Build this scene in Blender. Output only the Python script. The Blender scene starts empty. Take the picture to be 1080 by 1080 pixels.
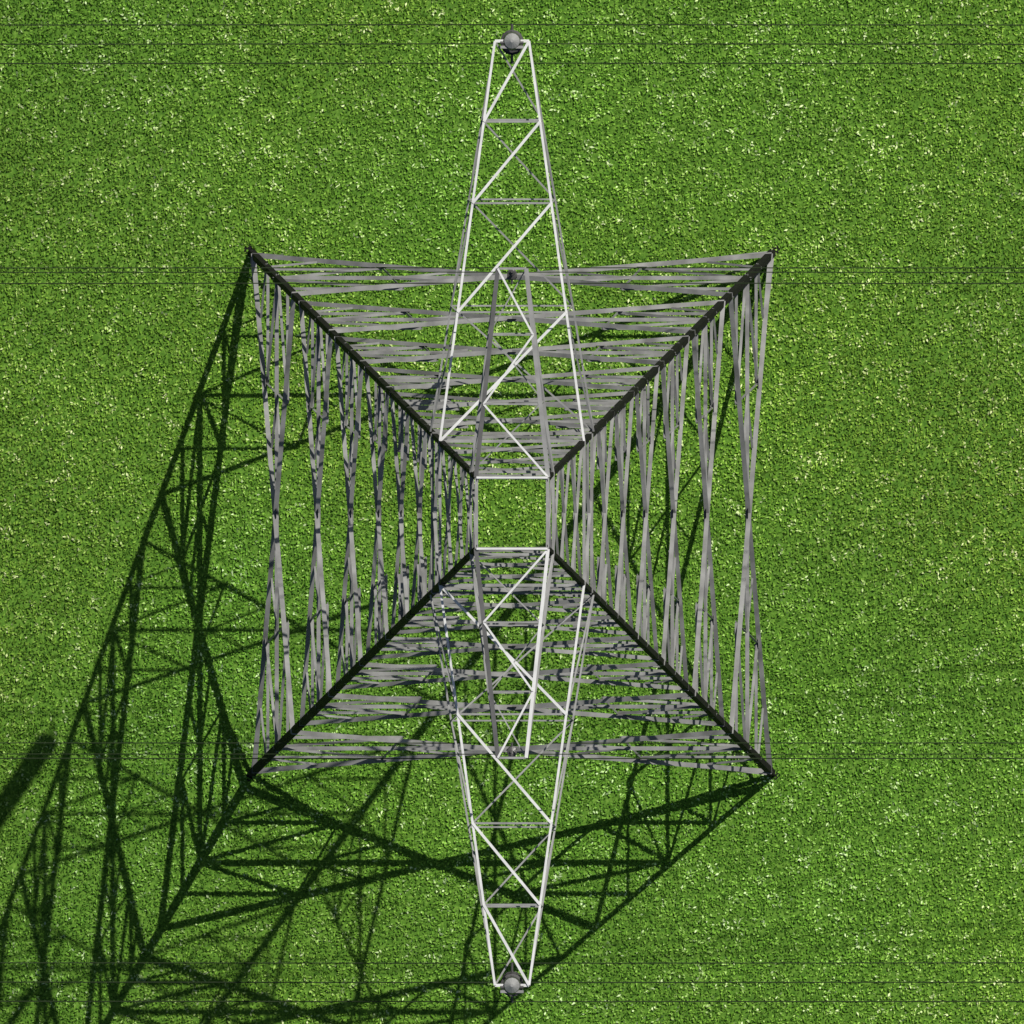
import bpy, math, numpy as np
from mathutils import Vector
rng=np.random.default_rng(7)
S=7/278.0; M=0.75; KQ=0.2233; H=1100.0
scene=bpy.context.scene
scene.view_settings.view_transform='Standard'; scene.view_settings.look='None'; scene.view_settings.exposure=0

# ---------------- materials
def newmat(name):
    m=bpy.data.materials.new(name); m.use_nodes=True
    return m,m.node_tree,m.node_tree.nodes['Principled BSDF']
def steel(name,c,rough=.6,metal=0.0,var=.25,scale=2.5,spec=.4):
    m,nt,b=newmat(name)
    tc=nt.nodes.new('ShaderNodeTexCoord')
    n=nt.nodes.new('ShaderNodeTexNoise'); n.inputs['Scale'].default_value=scale; n.inputs['Detail'].default_value=4
    r=nt.nodes.new('ShaderNodeValToRGB')
    r.color_ramp.elements[0].position=.3; r.color_ramp.elements[1].position=.7
    r.color_ramp.elements[0].color=(*[x*(1-var) for x in c],1); r.color_ramp.elements[1].color=(*[min(1,x*(1+var*.6)) for x in c],1)
    nt.links.new(tc.outputs['Object'],n.inputs['Vector']); nt.links.new(n.outputs['Fac'],r.inputs['Fac'])
    nt.links.new(r.outputs['Color'],b.inputs['Base Color'])
    b.inputs['Roughness'].default_value=rough; b.inputs['Metallic'].default_value=metal
    b.inputs['Specular IOR Level'].default_value=spec
    return m
m_leg=steel('dark_leg_steel',(.010,.009,.009),.8,spec=.15)  # near-black tone shared by all four legs
m_brace=steel('galvanised_grey_steel',(.205,.205,.195),.65,var=.45,scale=1.6)
m_arm=steel('sunlit_galvanised_steel',(.62,.62,.60),.5,var=.15)  # near-white: sunlit look of the top members put into the colour
m_armd=steel('shaded_galvanised_steel',(.09,.09,.088),.7)  # same steel darkened: shaded look of the left chords put into the colour
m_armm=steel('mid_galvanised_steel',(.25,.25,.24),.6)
m_ins=steel('insulator_porcelain',(.06,.058,.056),.4)
m_wire=steel('aluminium_conductor',(.022,.034,.014),.8,spec=.1)

# ---------------- member builder
class MB:
    def __init__(s): s.v=[];s.f=[];s.m=[]
    def box(s,p0,p1,u,v,u0,u1,v0,v1,mi):
        b=len(s.v)
        for p in (p0,p1):
            for (a,c) in ((u0,v0),(u1,v0),(u1,v1),(u0,v1)):
                s.v.append(p+u*a+v*c)
        for f in ((0,3,2,1),(4,5,6,7),(0,1,5,4),(1,2,6,5),(2,3,7,6),(3,0,4,7)):
            s.f.append(tuple(b+i for i in f)); s.m.append(mi)
    def angle(s,p0,p1,w,hint,mi,t=.014,off=0.0,vert=1.0):
        p0=Vector(p0);p1=Vector(p1);d=(p1-p0)
        if d.length<1e-5:return
        d.normalize();u=Vector(hint);u=(u-d*u.dot(d)).normalized();v=d.cross(u).normalized()
        if v.z>0: v=-v           # vertical flange hangs down
        p0=p0+v*off;p1=p1+v*off
        s.box(p0,p1,u,v,-w/2,w/2,0,t,mi)
        s.box(p0,p1,u,v,-w/2,-w/2+t,t,w*vert,mi)
    def cyl(s,p0,p1,r0,r1,mi,n=10,cap=True):
        p0=Vector(p0);p1=Vector(p1);d=(p1-p0).normalized()
        a=Vector((1,0,0)) if abs(d.x)<.9 else Vector((0,1,0))
        u=d.cross(a).normalized();v=d.cross(u);b=len(s.v)
        for p,r in((p0,r0),(p1,r1)):
            for i in range(n):
                A=2*math.pi*i/n; s.v.append(p+u*math.cos(A)*r+v*math.sin(A)*r)
        for i in range(n):
            j=(i+1)%n; s.f.append((b+i,b+n+i,b+n+j,b+j)); s.m.append(mi)
        if cap:
            s.f.append(tuple(b+i for i in range(n)));s.m.append(mi)
            s.f.append(tuple(b+n+i for i in reversed(range(n))));s.m.append(mi)
    def obj(s,name,mats,parent=None):
        me=bpy.data.meshes.new(name); me.from_pydata([tuple(x) for x in s.v],[],s.f)
        for m in mats: me.materials.append(m)
        me.polygons.foreach_set('material_index',s.m); me.update()
        o=bpy.data.objects.new(name,me); scene.collection.objects.link(o)
        if parent:o.parent=parent
        return o
MATS=[m_leg,m_brace,m_arm,m_armd,m_armm,m_ins,m_wire]

pylon=bpy.data.objects.new('electricity_pylon',None); scene.collection.objects.link(pylon)

# ---------------- tower levels
def h_of(w):
    mH=M*H/S
    q=(278-w)/(KQ-w/mH); return q*S/M
def W(h): return (278-KQ*h*M/S)*S
lv=[278,227,189,157,130,109,91,76,63,51.5,43.5,38]
hs=[h_of(w) for w in lv]; hs[0]=0
hTop=hs[-1]
legs=MB()
for sx in(-1,1):
    for sy in(-1,1):
        z0,z1=-.3,hTop+.05
        cuts=[z0]+hs[1:-1]+[z1]
        for i in range(len(cuts)-1):
            a,b=cuts[i],cuts[i+1]
            w=.165-.07*(i/len(cuts))
            A=Vector((sx*W(a),sy*W(a),a));B=Vector((sx*W(b),sy*W(b),b))
            X=Vector((-sx,0,0));Y=Vector((0,-sy,0))
            legs.box(A,B,X,Y,0,w,0,.022,0)
            legs.box(A,B,X,Y,0,.022,.022,w,0)
            if i>0:
                d=(B-A).normalized()
                legs.box(A-d*.35,A+d*.35,X,Y,-.004,w*.95,-.014,-.002,0)
                legs.box(A-d*.35,A+d*.35,X,Y,-.014,-.003,0,w*.95,0)
        legs.cyl((sx*W(0),sy*W(0),-.3),(sx*W(0),sy*W(0),.02),.13,.12,0,n=12)
legs.obj('legs',MATS,pylon)

# faces
br=MB()
def face_pt(face,t,h):
    w=W(h)
    n={'n':(0,1),'s':(0,-1),'e':(1,0),'w':(-1,0)}[face]
    if n[0]==0: return Vector((t*w,n[1]*w,h))
    return Vector((n[0]*w,t*w,h))
def lerp(a,b,t): return a+(b-a)*t
for face,hint in(('n',(0,1,0)),('s',(0,-1,0)),('e',(1,0,0)),('w',(-1,0,0))):
    hv=Vector(hint)
    for i in range(len(hs)-1):
        a0,b0=hs[i],hs[i+1]
        sh=.10
        a=lerp(a0,b0,sh*.8);b=lerp(a0,b0,1-sh)
        wA,wB=W(a),W(b)
        hc=a+(b-a)*wA/(wA+wB)
        wd=max(.065,.125-.007*i)
        ws=max(.048,.072-.003*i)
        C=face_pt(face,0,hc)
        for s in(-1,1):
            A=face_pt(face,s,a);B=face_pt(face,-s,b)
            o=hv*(-.03 if s>0 else -.05)
            br.angle(A+o,B+o,wd,hint,1)
            if i==0: br.angle(face_pt(face,s,.1)+o*1.6,lerp(A,C,.45)+o*1.6,ws*1.2,hint,1)
            Mh=face_pt(face,s,hc)
            T=face_pt(face,s,b)
            if i<9 and s>0:
                br.angle(face_pt(face,-1,hc)+hv*-.08,Mh+hv*-.08,wd*.85,hint,1)
            P=lerp(A,C,.5);Q=lerp(Mh,C,.5);R=lerp(T,C,.5)
            o=hv*-.10
            if i<6:
                br.angle(Mh+o,P+o,ws,hint,1)
                br.angle(Mh+o*1.2,R+o*1.2,ws,hint,1)
                L1=face_pt(face,s,P.z); L2=face_pt(face,s,R.z)
                br.angle(P+o*1.3,L1+o*1.3,ws*1.1,hint,1)
                br.angle(R+o*1.3,L2+o*1.3,ws*1.1,hint,1)
            if i<4:
                br.angle(P+o,Q+o,ws*.9,hint,1)
                br.angle(R+o*1.2,Q+o*1.2,ws*.9,hint,1)
            if i<3:
                P2=lerp(A,C,.25); br.angle(L1+o*.9,P2+o*.9,ws*.8,hint,1)
                P3=lerp(A,C,.75); br.angle(Q+o*.9,P3+o*.9,ws*.8,hint,1)
                R3=lerp(T,C,.75); br.angle(Q+o*.8,R3+o*.8,ws*.8,hint,1)
            if i<5:
                g=.13-.012*i
                for K in(C,P,Mh-(Mh-C).normalized()*.1):
                    zt=Vector((0,0,1)); side=Vector((1,0,0)) if hint[0]==0 else Vector((0,1,0))
                    br.box(K-side*g+hv*-.065,K+side*g+hv*-.065,zt,hv,-g,g,-.006,.006,1)
br.obj('body_bracing',MATS,pylon)

fr=MB()
def ring(h,w,mi,ins=0):
    v=W(h)-ins
    for f in((1,1,-1,1),(-1,-1,1,-1)):
        fr.angle((f[0]*v,f[1]*v,h),(f[2]*v,f[3]*v,h),w,(0,f[1],0),mi)
    for f in((1,-1,1,1),(-1,1,-1,-1)):
        fr.angle((f[0]*v,f[1]*v,h-.02),(f[2]*v,f[3]*v,h-.02),w,(f[0],0,0),mi)
ring(hTop+.07,.085,4)
ring(h_of(43.5),.07,4); ring(h_of(76),.08,4); ring(h_of(84),.08,1)
v=W(hTop+.07)
for sy in(1,-1): fr.angle((-v,sy*(v+.0),hTop+.09),(v,sy*(v+.0),hTop+.09),.05,(0,1,0),2)
fr.obj('belt_frames',MATS,pylon)

# ---------------- cross arms
def sc(h): return S*(1-h/H)
def arm(name,wTop,wBot,tipw,tipy,ys,chordw,diagw,leftmat,rightmat,diagmat,alt):
    a=MB(); ht=h_of(wTop); hb=h_of(wBot)
    for sy in(1,-1):
        def X(y): return wTop+(tipw-wTop)*(y-wTop)/(tipy-wTop)
        def pt(s,y,top):
            f=(y-wTop)/(tipy-wTop)
            if top:
                k=sc(ht); return Vector((s*X(y)*k,sy*y*k,ht+.04))
            z=hb+(ht-.22-hb)*f; k=sc(z)
            xb=wBot+(tipw-wBot)*f; yb=wBot+(tipy-wBot)*f
            return Vector((s*xb*k,sy*yb*k,z))
        for s in(-1,1):
            mt=leftmat if s<0 else rightmat
            if sy<0 and s>0 and alt: mt=2  # lit and shaded chord sides set by material, this one palest
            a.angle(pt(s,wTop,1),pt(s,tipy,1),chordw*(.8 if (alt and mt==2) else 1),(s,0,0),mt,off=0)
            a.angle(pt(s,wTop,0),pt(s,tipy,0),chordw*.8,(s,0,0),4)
            for i in range(len(ys)-1):
                a.angle(pt(s,ys[i],0),pt(s,ys[i+1],1)-Vector((0,0,.03)),.045,(s,0,0),4)
                a.angle(pt(s,ys[i+1],0),pt(s,ys[i+1],1)-Vector((0,0,.03)),.045,(s,0,0),4)
        for i in range(len(ys)):
            y=ys[i]
            dz=Vector((0,0,.018))
            if i>0 :
                last=i==len(ys)-1
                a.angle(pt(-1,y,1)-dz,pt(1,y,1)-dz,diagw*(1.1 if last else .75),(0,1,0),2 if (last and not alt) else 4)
                a.angle(pt(-1,y,0)-dz,pt(1,y,0)-dz,diagw*.6,(0,1,0),4)
            if i<len(ys)-1:
                s=1 
                if alt and i%2==0: s=-1
                a.angle(pt(-s,ys[i],1)+dz,pt(s,ys[i+1],1)+dz,diagw,(1,0,0),diagmat,vert=.6)
                a.angle(pt(s,ys[i],0)-dz*2,pt(-s,ys[i+1],0)-dz*2,diagw*.65,(1,0,0),4)
    a.obj(name,MATS,pylon)
    return ht
hl=arm('long_crossarm',76,86,18,498,[76,212,327,413,498],.062,.070,2,2,2,False)
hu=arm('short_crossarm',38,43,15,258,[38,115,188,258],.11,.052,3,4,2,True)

# ---------------- insulators & conductors
ins=MB(); wires=MB()
def insulator(yimg,htop,length,r,x=0,dome=False,step=.2):
    k=sc(htop); y=yimg*k
    ins.cyl((x,y,htop+.02),(x,y,htop-length),.04,.04,5,8)
    n=int(length/step)
    for i in range(1,n):
        z=htop-.25-i*(length-.5)/n
        ins.cyl((x,y,z),(x,y,z-.03),r*.35,r,5,14)
        ins.cyl((x,y,z-.03),(x,y,z-.06),r,r*.4,5,14)
    if dome:
        ins.cyl((x,y,htop+.22),(x,y,htop+.34),.20,.04,4,14)
        ins.cyl((x,y,htop+.10),(x,y,htop+.22),.24,.20,5,14)
        ins.cyl((x-.3,y-.05,htop+.15),(x+.3,y-.05,htop+.15),.04,.04,5,8)
        ins.box(Vector((x-.3,y-.16,htop+.16)),Vector((x+.3,y-.16,htop+.16)),Vector((0,1,0)),Vector((0,0,1)),-.035,.035,0,.02,4)
        ins.cyl((x,y-.25,htop-.1),(x,y+.25,htop-.1),.04,.04,5,8)
    return y,htop-length
def wire(y,z,dy,r):
    L=320; pts=[]
    for x in np.concatenate([np.linspace(-320,-40,15),np.linspace(-36,36,19),np.linspace(40,320,15)]):
        t=abs(x)/L; pts.append(Vector((x,y+dy,z-4*6*t*(1-t))))
    for a,b in zip(pts[:-1],pts[1:]): wires.cyl(a,b,r,r,6,6,False)
for sy in(1,-1):
    y,z=insulator(498*sy,hl-.12,6.5,.30,dome=True,step=.15)
    for dy,dz in((-.5,0),(0,.1),(.5,0)):
        wire(y,z+dz,dy,.017)
    ins.cyl((0,y-.52,z),(0,y+.52,z),.035,.035,5,8)
    y,z=insulator(252*sy,hl-.3,5.6,.13)
    for dy in(-.2,.2): wire(y,z,dy,.016)
    ins.cyl((0,y-.22,z),(0,y+.22,z),.03,.03,5,8)
    y,z=insulator(255*sy,hu-.25,3.2,.10)
    wire(y,z,0,.014)
ins.obj('insulators',MATS,pylon)
wires.obj('overhead_conductors',MATS)

# ---------------- ground
mg,nt,b=newmat('meadow_ground')
Lk=nt.links; NN=nt.nodes
tc=NN.new('ShaderNodeNewGeometry')
n=NN.new('ShaderNodeTexNoise'); n.inputs['Scale'].default_value=7; n.inputs['Detail'].default_value=4; n.inputs['Roughness'].default_value=.75
Lk.new(tc.outputs['Position'],n.inputs['Vector'])
r=NN.new('ShaderNodeValToRGB'); el=r.color_ramp.elements; el.new(.5)
for i,(p,c) in enumerate([(.3,(.035,.10,.012)),(.5,(.085,.19,.02)),(.7,(.17,.31,.045))]): el[i].position=p; el[i].color=(*c,1)
Lk.new(n.outputs['Fac'],r.inputs['Fac']); Lk.new(r.outputs['Color'],b.inputs['Base Color']); b.inputs['Roughness'].default_value=.85; b.inputs['Specular IOR Level'].default_value=.1
mgr,nt,b=newmat('grass_blades')
at=nt.nodes.new('ShaderNodeAttribute'); at.attribute_name='tint'
nt.links.new(at.outputs['Color'],b.inputs['Base Color']); b.inputs['Roughness'].default_value=.8; b.inputs['Specular IOR Level'].default_value=.15
me=bpy.data.meshes.new('ground'); e=6000
me.from_pydata([(-e,-e,0),(e,-e,0),(e,e,0),(-e,e,0)],[],[(0,1,2,3)]); me.materials.append(mg)
g=bpy.data.objects.new('ground',me); scene.collection.objects.link(g)

N=320000; R=15.5
px=rng.uniform(-R,R,N);py=rng.uniform(-R,R,N)
def vnoise(x,y,cell,seed):
    rr=np.random.default_rng(seed); n_=int(2*R/cell)+4; G=rr.uniform(-1,1,(n_,n_))
    fx=(x+R)/cell; fy=(y+R)/cell; ix=fx.astype(int); iy=fy.astype(int); tx=fx-ix; ty=fy-iy
    tx=tx*tx*(3-2*tx); ty=ty*ty*(3-2*ty)
    return (G[ix,iy]*(1-tx)+G[ix+1,iy]*tx)*(1-ty)+(G[ix,iy+1]*(1-tx)+G[ix+1,iy+1]*tx)*ty
ca,sa=math.cos(.5),math.sin(.5)
rx=np.clip((px*ca-py*sa)*.7,-R,R-.01); ry=np.clip((px*sa+py*ca)*.7,-R,R-.01)
big=vnoise(rx,ry,4.5,1)*.6+vnoise(rx,ry,1.9,2)*.4+vnoise(rx,ry,.6,3)*.5
small=vnoise(rx,ry,.16,4)+.7*vnoise(rx,ry,.09,5)
east=np.clip((px+13)/18,0,1)
L_=rng.uniform(.055,.13,N)*(1+.2*small); wd=rng.uniform(.014,.032,N); az=rng.uniform(0,2*np.pi,N); tilt=rng.uniform(.85,1.45,N)
dx,dy=np.cos(az),np.sin(az); z0=rng.uniform(.0,.035,N)
tip=np.stack([px+dx*L_*np.sin(tilt),py+dy*L_*np.sin(tilt),L_*np.cos(tilt)+z0],1)
mid=np.stack([px+dx*L_*.45,py+dy*L_*.45,L_*.4*np.cos(tilt*.7)+z0],1)
side=np.stack([-dy*wd,dx*wd,rng.uniform(-.4,.4,N)*wd],1)
base=np.stack([px,py,np.full(N,-.005)],1)
V=np.empty((N,4,3),dtype=np.float32); V[:,0]=base;V[:,1]=mid-side;V[:,2]=tip;V[:,3]=mid+side
me=bpy.data.meshes.new('grass'); me.vertices.add(N*4); me.vertices.foreach_set('co',V.ravel())
me.loops.add(N*4); me.loops.foreach_set('vertex_index',np.arange(N*4,dtype=np.int32))
me.polygons.add(N); me.polygons.foreach_set('loop_start',np.arange(0,N*4,4,dtype=np.int32))
me.update(calc_edges=True)
t=np.clip(rng.uniform(0,1,N)*.80+.20*small+.10,0,1)
xs=[0,.45,.78,.92,1]
cr=np.interp(t,xs,[.045,.115,.215,.38,.60]); cg=np.interp(t,xs,[.125,.265,.405,.58,.74]); cb=np.interp(t,xs,[.011,.021,.050,.15,.36])
br_=(1+.22*big)*(.80+.2*east)
warm=1+.12*vnoise(rx,ry,4,9)+.06*east
col=np.stack([cr*br_*warm,cg*br_,cb*br_,np.ones(N)],1).astype(np.float32)
at=me.attributes.new('tint','FLOAT_COLOR','FACE')
at.data.foreach_set('color',col.ravel())
me.materials.append(mgr)
go=bpy.data.objects.new('grass',me); scene.collection.objects.link(go)

# ---------------- light
d=Vector((-.507,-.75,-1)).normalized()
sun=bpy.data.lights.new('sun','SUN'); sun.energy=4.9; sun.angle=math.radians(.3); sun.color=(1,.96,.9)
so=bpy.data.objects.new('sun',sun); so.rotation_euler=d.to_track_quat('-Z','Y').to_euler(); so.location=(20,30,60); scene.collection.objects.link(so)
w=bpy.data.worlds.new('World'); scene.world=w; w.use_nodes=True
sky=w.node_tree.nodes.new('ShaderNodeTexSky'); sky.sky_type='NISHITA'; sky.sun_disc=False
sky.sun_elevation=math.asin(-d.z); sky.sun_rotation=math.atan2(.507,.75)
bg=w.node_tree.nodes['Background']; bg.inputs['Strength'].default_value=.055
w.node_tree.links.new(sky.outputs['Color'],bg.inputs['Color'])

cam=bpy.data.cameras.new('camera'); cam.sensor_width=36; cam.lens=36*H/(1080*S); cam.clip_end=20000; cam.clip_start=10
co=bpy.data.objects.new('camera',cam); co.location=(0,.03,H); scene.collection.objects.link(co); scene.camera=co
